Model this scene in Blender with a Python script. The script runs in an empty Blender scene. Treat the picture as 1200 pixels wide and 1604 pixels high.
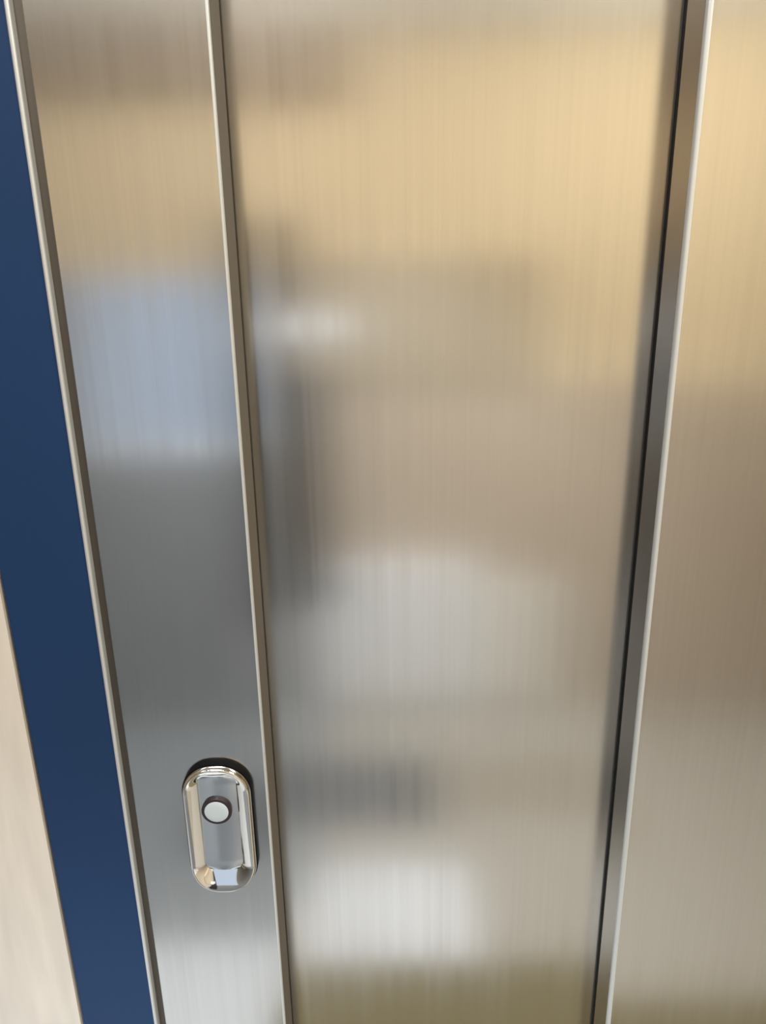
import bpy, bmesh, math
from mathutils import Matrix, Vector

# ------------------------------------------------------------------ camera, world, lights, exposure
scene = bpy.context.scene
COL = scene.collection
scene.view_settings.view_transform = 'Standard'
scene.view_settings.look = 'None'
scene.view_settings.exposure = 0.25
scene.view_settings.gamma = 1.0

def link(o, parent=None):
    COL.objects.link(o)
    if parent is not None:
        o.parent = parent
    return o

cam_data = bpy.data.cameras.new('camera')
cam = link(bpy.data.objects.new('camera', cam_data))
cam_data.sensor_fit = 'VERTICAL'
cam_data.sensor_height = 36.0
cam_data.lens = 36.0 * 1204.0 / 1604.0
cam_data.clip_start = 0.02
PITCH, ROLL = math.radians(18.13), math.radians(1.01)
cam.matrix_world = (Matrix.Translation((0.0, -0.7, 1.6))
                    @ Matrix.Rotation(math.pi / 2 - PITCH, 4, 'X')
                    @ Matrix.Rotation(-ROLL, 4, 'Z'))
scene.camera = cam

world = bpy.data.worlds.new('world')
scene.world = world
world.use_nodes = True
bg = world.node_tree.nodes['Background']
bg.inputs['Color'].default_value = (0.63, 0.74, 0.90, 1)
bg.inputs['Strength'].default_value = 0.85

def area(name, loc, size, power, color, rot=(0, 0, 0)):
    d = bpy.data.lights.new(name, 'AREA')
    d.shape = 'RECTANGLE'
    d.size, d.size_y = size
    d.energy = power
    d.color = color
    o = link(bpy.data.objects.new(name, d))
    o.location = loc
    o.rotation_euler = rot
    return o

# ceiling lamps of the lift lobby
area('ceiling_lamp', (-0.35, -0.95, 2.52), (0.5, 0.5), 13, (1.0, 0.96, 0.90))
area('ceiling_lamp', (0.95, -0.85, 2.52), (0.5, 0.5), 28, (1.0, 0.95, 0.80))
area('ceiling_lamp', (-1.3, -1.0, 2.52), (0.5, 0.5), 3, (0.96, 0.97, 1.0))

def fill_spot(loc, power, color, cone, aim=(0, 0, 0)):
    d = bpy.data.lights.new('fill_spot', 'SPOT')
    d.energy = power
    d.color = color
    d.spot_size = math.radians(cone)
    d.spot_blend = 0.5
    d.shadow_soft_size = 0.06
    o = link(bpy.data.objects.new('fill_spot', d))
    o.location = loc
    o.rotation_euler = aim
    return o
# cool unseen spots added to brighten the floor and lower walls
fill_spot((-0.75, -0.95, 2.50), 80, (0.80, 0.91, 1.0), 78)
fill_spot((0.05, -1.1, 2.50), 130, (0.82, 0.92, 1.0), 78)
fill_spot((0.95, -0.95, 2.50), 34, (0.92, 0.95, 1.0), 78)

# ------------------------------------------------------------------ materials
def srgb(r, g, b):
    def f(c):
        c /= 255.0
        return c / 12.92 if c <= 0.04045 else ((c + 0.055) / 1.055) ** 2.4
    return (f(r), f(g), f(b), 1.0)

def new_mat(name):
    m = bpy.data.materials.new(name)
    m.use_nodes = True
    nt = m.node_tree
    return m, nt, nt.nodes['Principled BSDF']

def plain(name, rgb, rough=0.6, metal=0.0, noise=0.0, scale=(8, 8, 8)):
    m, nt, b = new_mat(name)
    b.inputs['Roughness'].default_value = rough
    b.inputs['Metallic'].default_value = metal
    c = srgb(*rgb)
    b.inputs['Base Color'].default_value = c
    if noise > 0:
        tc = nt.nodes.new('ShaderNodeTexCoord')
        mp = nt.nodes.new('ShaderNodeMapping')
        mp.inputs['Scale'].default_value = scale
        nz = nt.nodes.new('ShaderNodeTexNoise')
        nz.inputs['Scale'].default_value = 1.0
        nz.inputs['Detail'].default_value = 5.0
        cr = nt.nodes.new('ShaderNodeValToRGB')
        cr.color_ramp.elements[0].position = 0.3
        cr.color_ramp.elements[1].position = 0.7
        cr.color_ramp.elements[0].color = tuple(x * (1 - noise) for x in c[:3]) + (1,)
        cr.color_ramp.elements[1].color = tuple(min(1, x * (1 + noise)) for x in c[:3]) + (1,)
        nt.links.new(tc.outputs['Object'], mp.inputs['Vector'])
        nt.links.new(mp.outputs['Vector'], nz.inputs['Vector'])
        nt.links.new(nz.outputs['Fac'], cr.inputs['Fac'])
        nt.links.new(cr.outputs['Color'], b.inputs['Base Color'])
    return m

def brushed(name, col, rough, aniso, streak, bump):
    """steel brushed along the vertical: fine streaks stretched in z"""
    m, nt, b = new_mat(name)
    N, L = nt.nodes.new, nt.links.new
    b.inputs['Metallic'].default_value = 1.0
    b.inputs['Anisotropic'].default_value = aniso
    b.inputs['Anisotropic Rotation'].default_value = 0.0
    tg = N('ShaderNodeTangent'); tg.direction_type = 'RADIAL'; tg.axis = 'Z'
    L(tg.outputs['Tangent'], b.inputs['Tangent'])
    tc = N('ShaderNodeTexCoord')
    def noise(sx, sz, detail):
        mp = N('ShaderNodeMapping'); mp.inputs['Scale'].default_value = (sx, sx, sz)
        nz = N('ShaderNodeTexNoise'); nz.inputs['Scale'].default_value = 1.0
        nz.inputs['Detail'].default_value = detail
        L(tc.outputs['Object'], mp.inputs['Vector']); L(mp.outputs['Vector'], nz.inputs['Vector'])
        return nz.outputs['Fac']
    a = noise(260.0, 2.2, 3.0)
    mr = N('ShaderNodeMapRange')
    mr.inputs['From Min'].default_value = 0.3; mr.inputs['From Max'].default_value = 0.7
    mr.inputs['To Min'].default_value = 1 - streak; mr.inputs['To Max'].default_value = 1 + streak
    L(a, mr.inputs['Value'])
    vm = N('ShaderNodeVectorMath'); vm.operation = 'SCALE'
    vm.inputs[0].default_value = srgb(*col)[:3]
    L(mr.outputs['Result'], vm.inputs['Scale'])
    L(vm.outputs['Vector'], b.inputs['Base Color'])
    m2 = N('ShaderNodeMapRange')
    m2.inputs['From Min'].default_value = 0.3; m2.inputs['From Max'].default_value = 0.7
    m2.inputs['To Min'].default_value = rough * 0.88; m2.inputs['To Max'].default_value = rough * 1.12
    L(noise(70.0, 0.8, 2.0), m2.inputs['Value'])
    L(m2.outputs['Result'], b.inputs['Roughness'])
    bp = N('ShaderNodeBump'); bp.inputs['Strength'].default_value = bump
    bp.inputs['Distance'].default_value = 0.0006
    L(noise(16.0, 0.5, 1.0), bp.inputs['Height'])
    L(bp.outputs['Normal'], b.inputs['Normal'])
    return m

STEEL = brushed('brushed_steel', (206, 204, 202), 0.175, 0.5, 0.025, 0.02)
STEEL_FRAME = brushed('brushed_frame_steel', (200, 200, 200), 0.175, 0.5, 0.025, 0.02)
STEEL_EDGE = plain('folded_steel_edge', (204, 208, 211), 0.34, 0.45)
GROOVE = plain('shaded_groove_steel', (104, 98, 92), 0.5, 1.0)  # dark colour stands in for shade down the groove
RETURN = plain('shaded_side_steel', (168, 160, 148), 0.22, 1.0)  # steel toned down to put shade on the door's side face
RETURN_SHADED = plain('shaded_return_steel', (100, 93, 84), 0.6, 0.0)  # frame steel darkened to imitate shade on the inner return
RETURN_SHADED.node_tree.nodes['Principled BSDF'].inputs['Specular IOR Level'].default_value = 0.25
CHROME = plain('polished_chrome', (232, 230, 226), 0.05, 1.0)
CHROME_SATIN = plain('satin_chrome', (222, 226, 230), 0.17, 1.0)
BLACK = plain('black_plastic', (3, 4, 9), 0.6)
BLACK.node_tree.nodes['Principled BSDF'].inputs['Specular IOR Level'].default_value = 0.15
RING = plain('dark_ring_plastic', (42, 32, 38), 0.35)
LENS = plain('milky_button_face', (188, 200, 208), 0.3)
GAP = plain('dark_shaft_paint', (12, 12, 12), 0.9)
NAVY = plain('navy_paint', (27, 54, 92), 0.5)
NAVY.node_tree.nodes['Principled BSDF'].inputs['Specular IOR Level'].default_value = 0.2
BEIGE = plain('beige_laminate', (210, 202, 193), 0.55, noise=0.07, scale=(46, 46, 7))
CREAM = plain('warm_cream_paint', (232, 212, 178), 0.7)
TAN = plain('tan_wood', (195, 179, 160), 0.6)
BROWN = plain('brown_reflection_band', (160, 144, 126), 0.6)
WHITE = plain('white_paint', (238, 238, 240), 0.6)
DARK = plain('grey_dado', (138, 140, 142), 0.6)
CHARCOAL = plain('charcoal_reflection_patch', (34, 36, 38), 0.6)
DIM = plain('grey_brown_patch', (172, 158, 136), 0.7)
FLOOR = plain('beige_stone_floor', (156, 150, 140), 0.5)
FLOOR_GREY = plain('grey_floor_patch', (86, 86, 88), 0.5)
FLOOR_TAN = plain('tan_floor_patch', (140, 131, 117), 0.5)
FLOOR_MID = plain('mid_grey_floor_patch', (128, 130, 131), 0.5)
FLOOR_LIGHT = plain('pale_floor_patch', (198, 199, 201), 0.5)
FLOOR_OLIVE = plain('olive_floor_patch', (106, 96, 68), 0.9)
CORNICE = plain('pale_cornice_paint', (234, 230, 220), 0.6)
GLASS_FRAME = plain('white_window_frame', (225, 225, 225), 0.5)

# ------------------------------------------------------------------ mesh helpers
def obj(name, bm, mat, parent=None, smooth=False, props=None):
    bmesh.ops.recalc_face_normals(bm, faces=bm.faces)
    me = bpy.data.meshes.new(name)
    bm.to_mesh(me); bm.free()
    me.materials.append(mat)
    if smooth:
        for p in me.polygons:
            p.use_smooth = True
        try:
            me.set_sharp_from_angle(angle=math.radians(40))
        except Exception:
            pass
    o = link(bpy.data.objects.new(name, me), parent)
    for k, v in (props or {}).items():
        o[k] = v
    return o

def add_box(bm, x0, x1, y0, y1, z0, z1):
    v = [bm.verts.new((x, y, z)) for x in (x0, x1) for y in (y0, y1) for z in (z0, z1)]
    for f in ((0, 1, 3, 2), (4, 6, 7, 5), (0, 4, 5, 1), (2, 3, 7, 6), (0, 2, 6, 4), (1, 5, 7, 3)):
        bm.faces.new([v[i] for i in f])

def box(name, b, mat, parent=None, props=None):
    bm = bmesh.new(); add_box(bm, *b)
    return obj(name, bm, mat, parent, props=props)

def extrude_profile(pts, z0, z1):
    """closed outline in x,y pulled up from z0 to z1"""
    bm = bmesh.new()
    lo = [bm.verts.new((x, y, z0)) for x, y in pts]
    hi = [bm.verts.new((x, y, z1)) for x, y in pts]
    n = len(pts)
    for i in range(n):
        j = (i + 1) % n
        bm.faces.new((lo[i], lo[j], hi[j], hi[i]))
    bm.faces.new(lo); bm.faces.new(hi)
    return bm

def arc(cx, cy, r, a0, a1, n=8):
    return [(cx + r * math.cos(math.radians(a0 + (a1 - a0) * k / n)),
             cy + r * math.sin(math.radians(a0 + (a1 - a0) * k / n))) for k in range(n + 1)]

def thing(name, label, cat, loc):
    o = link(bpy.data.objects.new(name, None))
    o.location = loc
    o['label'] = label; o['category'] = cat; o['kind'] = 'thing'
    return o

def S(label, cat):
    return {'kind': 'structure', 'label': label, 'category': cat}

# ------------------------------------------------------------------ setting: the lift front
TOP = 2.10                      # head of the lift opening
CEIL = 2.55
BACK = -1.75                    # far wall of the lobby
bm = bmesh.new()
add_box(bm, -4.0, -0.378, -0.004, 0.12, 0.0, CEIL)
obj('wall_front', bm, BEIGE, props=S('beige wood-grain laminate wall panel left of the navy strip', 'wall'))
bm = bmesh.new()
add_box(bm, -0.3745, -0.2899, -0.002, 0.12, 0.0, CEIL)
add_box(bm, -0.378, -0.3745, 0.004, 0.12, 0.0, CEIL)      # the narrow joint beside the laminate
add_box(bm, -0.2935, 3.0, -0.002, 0.12, TOP + 0.1, CEIL)
add_box(bm, 0.86, 3.0, -0.002, 0.12, 0.0, TOP + 0.1)
obj('trim_1', bm, NAVY, props=S('navy blue painted wall strip between beige panel and steel frame', 'wall'))
box('wall_shaft', (-0.30, 0.86, 0.17, 0.20, 0.0, TOP + 0.1), GAP,
    props=S('black shaft wall seen through the gap between lift door panels', 'wall'))

# ------------------------------------------------------------------ the steel door frame
frame = thing('door_frame', 'wide brushed steel lift door frame carrying the oval call button', 'door frame', (-0.21, 0, 0))
T = Matrix.Translation((0.21, 0, 0))
def child(bm, name, mat, root, smooth=False, label=None):
    bmesh.ops.translate(bm, verts=bm.verts, vec=-Vector(root.location))
    o = obj(name, bm, mat, root, smooth)
    if label:
        o['label'] = label
    return o
R = 0.0022
D = 0.047
fold = [(-0.1330, 0.0)] + arc(-0.1302 - R, R, R, -90, 0, 8)
child(extrude_profile([(-0.2770, D), (-0.2770, 0.0008), (-0.2762, 0.0), (-0.1331, 0.0), (-0.1331, D)], 0.0, TOP),
      'face_sheet', STEEL_FRAME, frame)
child(extrude_profile(fold + [(-0.1330, 0.0040)], 0.0, TOP), 'folded_edge', STEEL_EDGE, frame, True,
      'bright folded inner edge of the steel frame')
child(extrude_profile([(-0.1302, 0.0041), (-0.1302, D), (-0.1330, D), (-0.1330, 0.0041)], 0.0, TOP), 'return_sheet', RETURN_SHADED, frame)
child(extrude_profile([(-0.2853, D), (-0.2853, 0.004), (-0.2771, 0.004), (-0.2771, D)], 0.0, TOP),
      'shadow_groove', GROOVE, frame, label='groove along the outer edge of the steel frame, shade put into its colour')
lip = [(-0.2898, D), (-0.2898, -0.002)] + arc(-0.2876, -0.002, 0.0022, 180, 360, 10) + [(-0.2854, D)]
child(extrude_profile(lip, 0.0, TOP), 'edge_lip', STEEL_EDGE, frame, True, 'bright folded outer edge of the steel frame')
box('trim_6', (-0.2934, 0.86, 0.0, 0.045, TOP + 0.0005, TOP + 0.0995), STEEL_FRAME,
    props=S('brushed steel head of the lift opening', 'trim'))

# ------------------------------------------------------------------ sliding panels
rear = thing('sliding_door_panel', 'recessed brushed steel lift door panel between frame and front panel', 'lift door', (0.1, 0.052, 0.01))
child(extrude_profile([(-0.20, 0.052), (0.42, 0.052), (0.42, 0.082), (-0.20, 0.082)], 0.01, TOP - 0.01),
      'panel_sheet', STEEL, rear)

front = thing('sliding_door_panel', 'forward brushed steel lift door panel with bright left edge', 'lift door', (0.55, 0, 0.01))
R2 = 0.0035
fp = arc(0.2633 + R2, R2, R2, 180, 270, 10) + [(0.2683, 0.0), (0.2683, 0.0050)]
child(extrude_profile(fp, 0.01, TOP - 0.01), 'folded_edge', STEEL_EDGE, front, True, 'bright folded left edge of the door panel')
child(extrude_profile([(0.2684, 0.0), (0.86, 0.0), (0.86, 0.0445), (0.2684, 0.0445)], 0.01, TOP - 0.01), 'panel_sheet', STEEL, front)
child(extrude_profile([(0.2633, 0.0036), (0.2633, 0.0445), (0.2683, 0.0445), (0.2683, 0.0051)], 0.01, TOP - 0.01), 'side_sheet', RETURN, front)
child(extrude_profile([(0.2634, 0.0446), (0.2634, 0.0512), (0.2760, 0.0512), (0.2760, 0.0446)], 0.01, TOP - 0.01), 'gap_shade_strip', BLACK, front,  # black filler added so the gap between the panels reads dark
      label='black strip added along the back edge to darken the gap')

# ------------------------------------------------------------------ call button plate
call = thing('call_button', 'polished oval call button plate on black base, on steel frame', 'call button', (-0.1840, 0.0, 1.0120))

def rrect(w, h, r, n=24):
    """outline points of a rounded rectangle centred at 0, in x,z"""
    pts = []
    for cx, cz, a0 in ((w / 2 - r, h / 2 - r, 0), (-w / 2 + r, h / 2 - r, 90), (-w / 2 + r, -h / 2 + r, 180), (w / 2 - r, -h / 2 + r, 270)):
        for k in range(n + 1):
            a = math.radians(a0 + 90 * k / n)
            pts.append((cx + r * math.cos(a), cz + r * math.sin(a)))
    return pts

def loft(bm, rings, cap_first=False, cap_last=False):
    vs = [[bm.verts.new(p) for p in ring] for ring in rings]
    n = len(vs[0])
    for a, b in zip(vs, vs[1:]):
        for i in range(n):
            j = (i + 1) % n
            bm.faces.new((a[i], a[j], b[j], b[i]))
    if cap_first: bm.faces.new(vs[0])
    if cap_last: bm.faces.new(vs[-1])

def ring(w, h, r, y, dx=0, dz=0):
    return [(x + dx, y, z + dz) for x, z in rrect(w, h, r)]

W, H = 0.0735, 0.161
DW, DH, DR, DZ = 0.0425, 0.122, 0.009, 0.006          # the dish inside the wide sloping rim
bm = bmesh.new()
loft(bm, [ring(W + .002, H + .002, 0.0345, 0.0), ring(W + .002, H + .002, 0.0345, -0.0066), ring(W - .004, H - .004, 0.030, -0.0067),
          ring(DW + .006, DH + .006, 0.010, -0.0067, 0.0, 0.006), ring(DW + .004, DH + .004, 0.010, -0.0030, 0.0, 0.006)], True, True)
obj('base', bm, BLACK, call, True).__setitem__('label', 'black base rim')
bm = bmesh.new()
prof = []
for k in range(9):                                    # small rounded outer shoulder up to the crest
    a = math.radians(90 * k / 8)
    prof.append((0.0034 * (1 - math.cos(a)), -0.0070 - 0.0058 * math.sin(a)))
rings = [ring(W - 2 * o, H - 2 * o, 0.0335 - o, y) for o, y in prof]
for t in [0.04 + 0.06 * k for k in range(17)]:
    y = -0.0128 + 0.0058 * (0.35 * t + 0.65 * t * t)
    rings.append(ring((W - .0068) * (1 - t) + DW * t, (H - .0068) * (1 - t) + DH * t, 0.0301 * (1 - t) + DR * t, y, 0.0, DZ * t))
rings.append(ring(DW - .0006, DH - .0006, DR, -0.0045, 0.0, DZ))
def swell(p):                                         # the rim is fuller along its lower end
    x, y, z = p
    return (x, y - 0.0042 * min(max((-y - 0.0070) / 0.0058, 0), 1) * min(max((-z - 0.050) / 0.020, 0), 1), z)
rings = [[swell(p) for p in r] for r in rings]
loft(bm, rings)
obj('bezel', bm, CHROME, call, True)
bm = bmesh.new()                                     # shallow dish, hollow across its width
w, h = DW - 0.0004, DH - 0.0004
NX, NZ = 20, 72
def dish_y(u, v):
    edge = max(abs(v) - 0.80, 0.0) / 0.20
    low = max(-v + 0.1, 0.0)
    return -0.0058 + 0.0016 * u * u - 0.0018 * low * low - 0.0006 * edge ** 2
def dish_half(v):
    z = abs(v) * h / 2
    r = 0.009
    k = max(z - (h / 2 - r), 0.0)
    return w / 2 - r + math.sqrt(max(r * r - k * k, 0.0))
grid = [[bm.verts.new(((2 * i / NX - 1) * max(dish_half(2 * j / NZ - 1), 0.004), dish_y(2 * i / NX - 1, 2 * j / NZ - 1), (2 * j / NZ - 1) * h / 2 + DZ))
         for i in range(NX + 1)] for j in range(NZ + 1)]
for j in range(NZ):
    for i in range(NX):
        bm.faces.new((grid[j][i], grid[j][i + 1], grid[j + 1][i + 1], grid[j + 1][i]))
obj('dish', bm, CHROME_SATIN, call, True)

def disc(r0, y0, prof):
    """turned shape about the y axis at the button's centre"""
    bm = bmesh.new()
    rings = [[(r * math.cos(2 * math.pi * k / 40), y, r * math.sin(2 * math.pi * k / 40) ) for k in range(40)] for r, y in prof]
    loft(bm, rings, True, True)
    return bm
BX, BZ = -0.0020, 0.0235
bm = disc(0, 0, [(0.0165, -0.0036), (0.0165, -0.0086), (0.0158, -0.0092), (0.0135, -0.0092)])
bmesh.ops.translate(bm, verts=bm.verts, vec=(BX, 0, BZ))
push = obj('push_button', bm, RING, call, True)
push['label'] = 'dark ring round the button'
bm = disc(0, 0, [(0.0130, -0.0090), (0.0130, -0.0094), (0.0120, -0.0099), (0.007, -0.0103), (0.002, -0.0104)])
bmesh.ops.translate(bm, verts=bm.verts, vec=(BX, 0, BZ))
obj('button_face', bm, LENS, push, True)

# ------------------------------------------------------------------ the lobby behind the camera, with patches added to shape the steel reflections
XL, XR = -3.0, 3.0
box('ceiling', (XL, XR, BACK - 0.1, 0.12, CEIL, CEIL + 0.1), WHITE, props=S('white lobby ceiling', 'ceiling'))
box('wall_left', (XL - 0.1, XL, BACK - 0.1, 0.12, 0, CEIL), CREAM, props=S('cream end wall of the lobby', 'wall'))
box('wall_right', (XR, XR + 0.1, BACK - 0.1, 0.12, 0, CEIL), CREAM, props=S('cream end wall of the lobby, right end', 'wall'))
bm = bmesh.new()
add_box(bm, XL, XR, BACK - 0.1, BACK, 1.58, CEIL)
add_box(bm, -0.40, XR, BACK - 0.1, BACK, 1.20, 1.58)
obj('wall_back', bm, CREAM, props=S('cream upper wall facing the lift', 'wall'))
bm = bmesh.new()
add_box(bm, XL, -0.40, BACK - 0.1, BACK, 0.0, 1.00)
add_box(bm, XL, -0.97, BACK - 0.1, BACK, 1.00, 1.58)
obj('trim_2', bm, DARK, props=S('grey wainscot below the lobby window', 'wall'))
box('trim_13', (0.345, 0.64, BACK, BACK + 0.02, 0.03, 0.50), CORNICE, props=S('pale low patch added for its reflection, beside the white patch', 'panel'))  # unseen patch added for its pale tone in the steel
box('trim_12', (-0.27, 0.52, BACK, BACK + 0.01, 1.201, 1.61), DIM, props=S('grey-brown patch added above the wainscot to dim the reflection', 'trim'))  # put in to dim the cream wall's reflection here
box('trim_9', (-1.4, -0.08, BACK, BACK + 0.05, 2.07, 2.249), BROWN, props=S('brown band added under the cornice to darken the reflection', 'trim'))  # unseen band added to darken the upper left reflections
box('trim_10', (-0.44, -0.28, BACK, BACK + 0.012, 1.26, 1.73), CHARCOAL, props=S('charcoal strip added beside the lobby window to darken the reflection', 'trim'))  # added to deepen the dark reflection near the frame
box('trim_11', (-0.40, -0.17, BACK - 0.1, BACK, 0.0, 1.20), DARK, props=S('grey backing of the added charcoal strip', 'trim'))
box('trim_8', (-0.445, -0.175, BACK, BACK + 0.02, 0.421, 1.25), CHARCOAL, props=S('charcoal strip added between window and tan wainscot to darken the reflection', 'trim'))  # invented strip, gives the rear panel its dark left reflection
bm = bmesh.new()
add_box(bm, -0.17, XR, BACK - 0.1, BACK, 0.0, 1.20)
obj('trim_3', bm, TAN, props=S('tan wood wainscot facing the lift', 'wall'))
box('trim_4', (XL, XR, BACK, BACK + 0.05, 2.25, CEIL), CORNICE, props=S('white cornice above the cream wall', 'trim'))
bm = bmesh.new()
add_box(bm, -0.165, 0.34, BACK, BACK + 0.03, 0.03, 0.58)
add_box(bm, -0.25, -0.165, BACK, BACK + 0.03, 0.03, 0.41)
obj('trim_5', bm, WHITE, props=S('white patch added low on the wall for its reflection', 'panel'))  # stands in for the pale blob mirrored in the rear panel
box('trim_7', (-0.38, -0.095, BACK, BACK + 0.02, 1.36, 1.44), WHITE, props=S('white bar added beside the lobby window for its reflection', 'trim'))  # invented bar, makes the thin bright streak in the reflection
bm = bmesh.new()
for b in ((-0.97, -0.40, 1.00, 1.03), (-0.97, -0.40, 1.55, 1.58), (-0.97, -0.94, 1.03, 1.55), (-0.43, -0.40, 1.03, 1.55)):
    add_box(bm, b[0], b[1], BACK - 0.08, BACK + 0.01, b[2], b[3])
obj('window_1', bm, GLASS_FRAME, props=S('white framed daylight window facing the lift', 'window'))

bm = bmesh.new()
add_box(bm, XL, XR, BACK - 0.1, 0.3, -0.1, 0.0)
obj('floor', bm, FLOOR, props=S('beige stone lobby floor', 'floor'))
box('floor_grey_patch', (XL, -0.21, -1.74, -0.79, 0.0, 0.002), FLOOR_MID, props=S('grey floor patch added for its reflection', 'floor'))  # floor patches from here on are added for their reflected tones
box('floor_dark_patch', (-0.60, 0.16, -1.40, -1.08, 0.002, 0.004), FLOOR_GREY, props=S('dark floor patch added for its reflection', 'floor'))
box('floor_tan_patch', (0.165, 0.70, -1.40, -1.12, 0.0, 0.003), FLOOR_TAN, props=S('tan floor patch added for its reflection', 'floor'))
box('floor_pale_patch', (-0.205, 0.22, -0.93, -0.615, 0.0, 0.002), FLOOR_LIGHT, props=S('pale floor patch added for its reflection', 'floor'))
box('floor_pale_corner', (XL, -0.265, -0.785, -0.02, 0.0, 0.002), FLOOR_LIGHT, props=S('pale floor patch added for its reflection, left of the olive patch', 'floor'))
box('floor_olive_patch', (-0.26, XR, -0.61, -0.02, 0.0, 0.004), FLOOR_OLIVE, props=S('olive floor patch added before the lift door for its reflection', 'mat'))
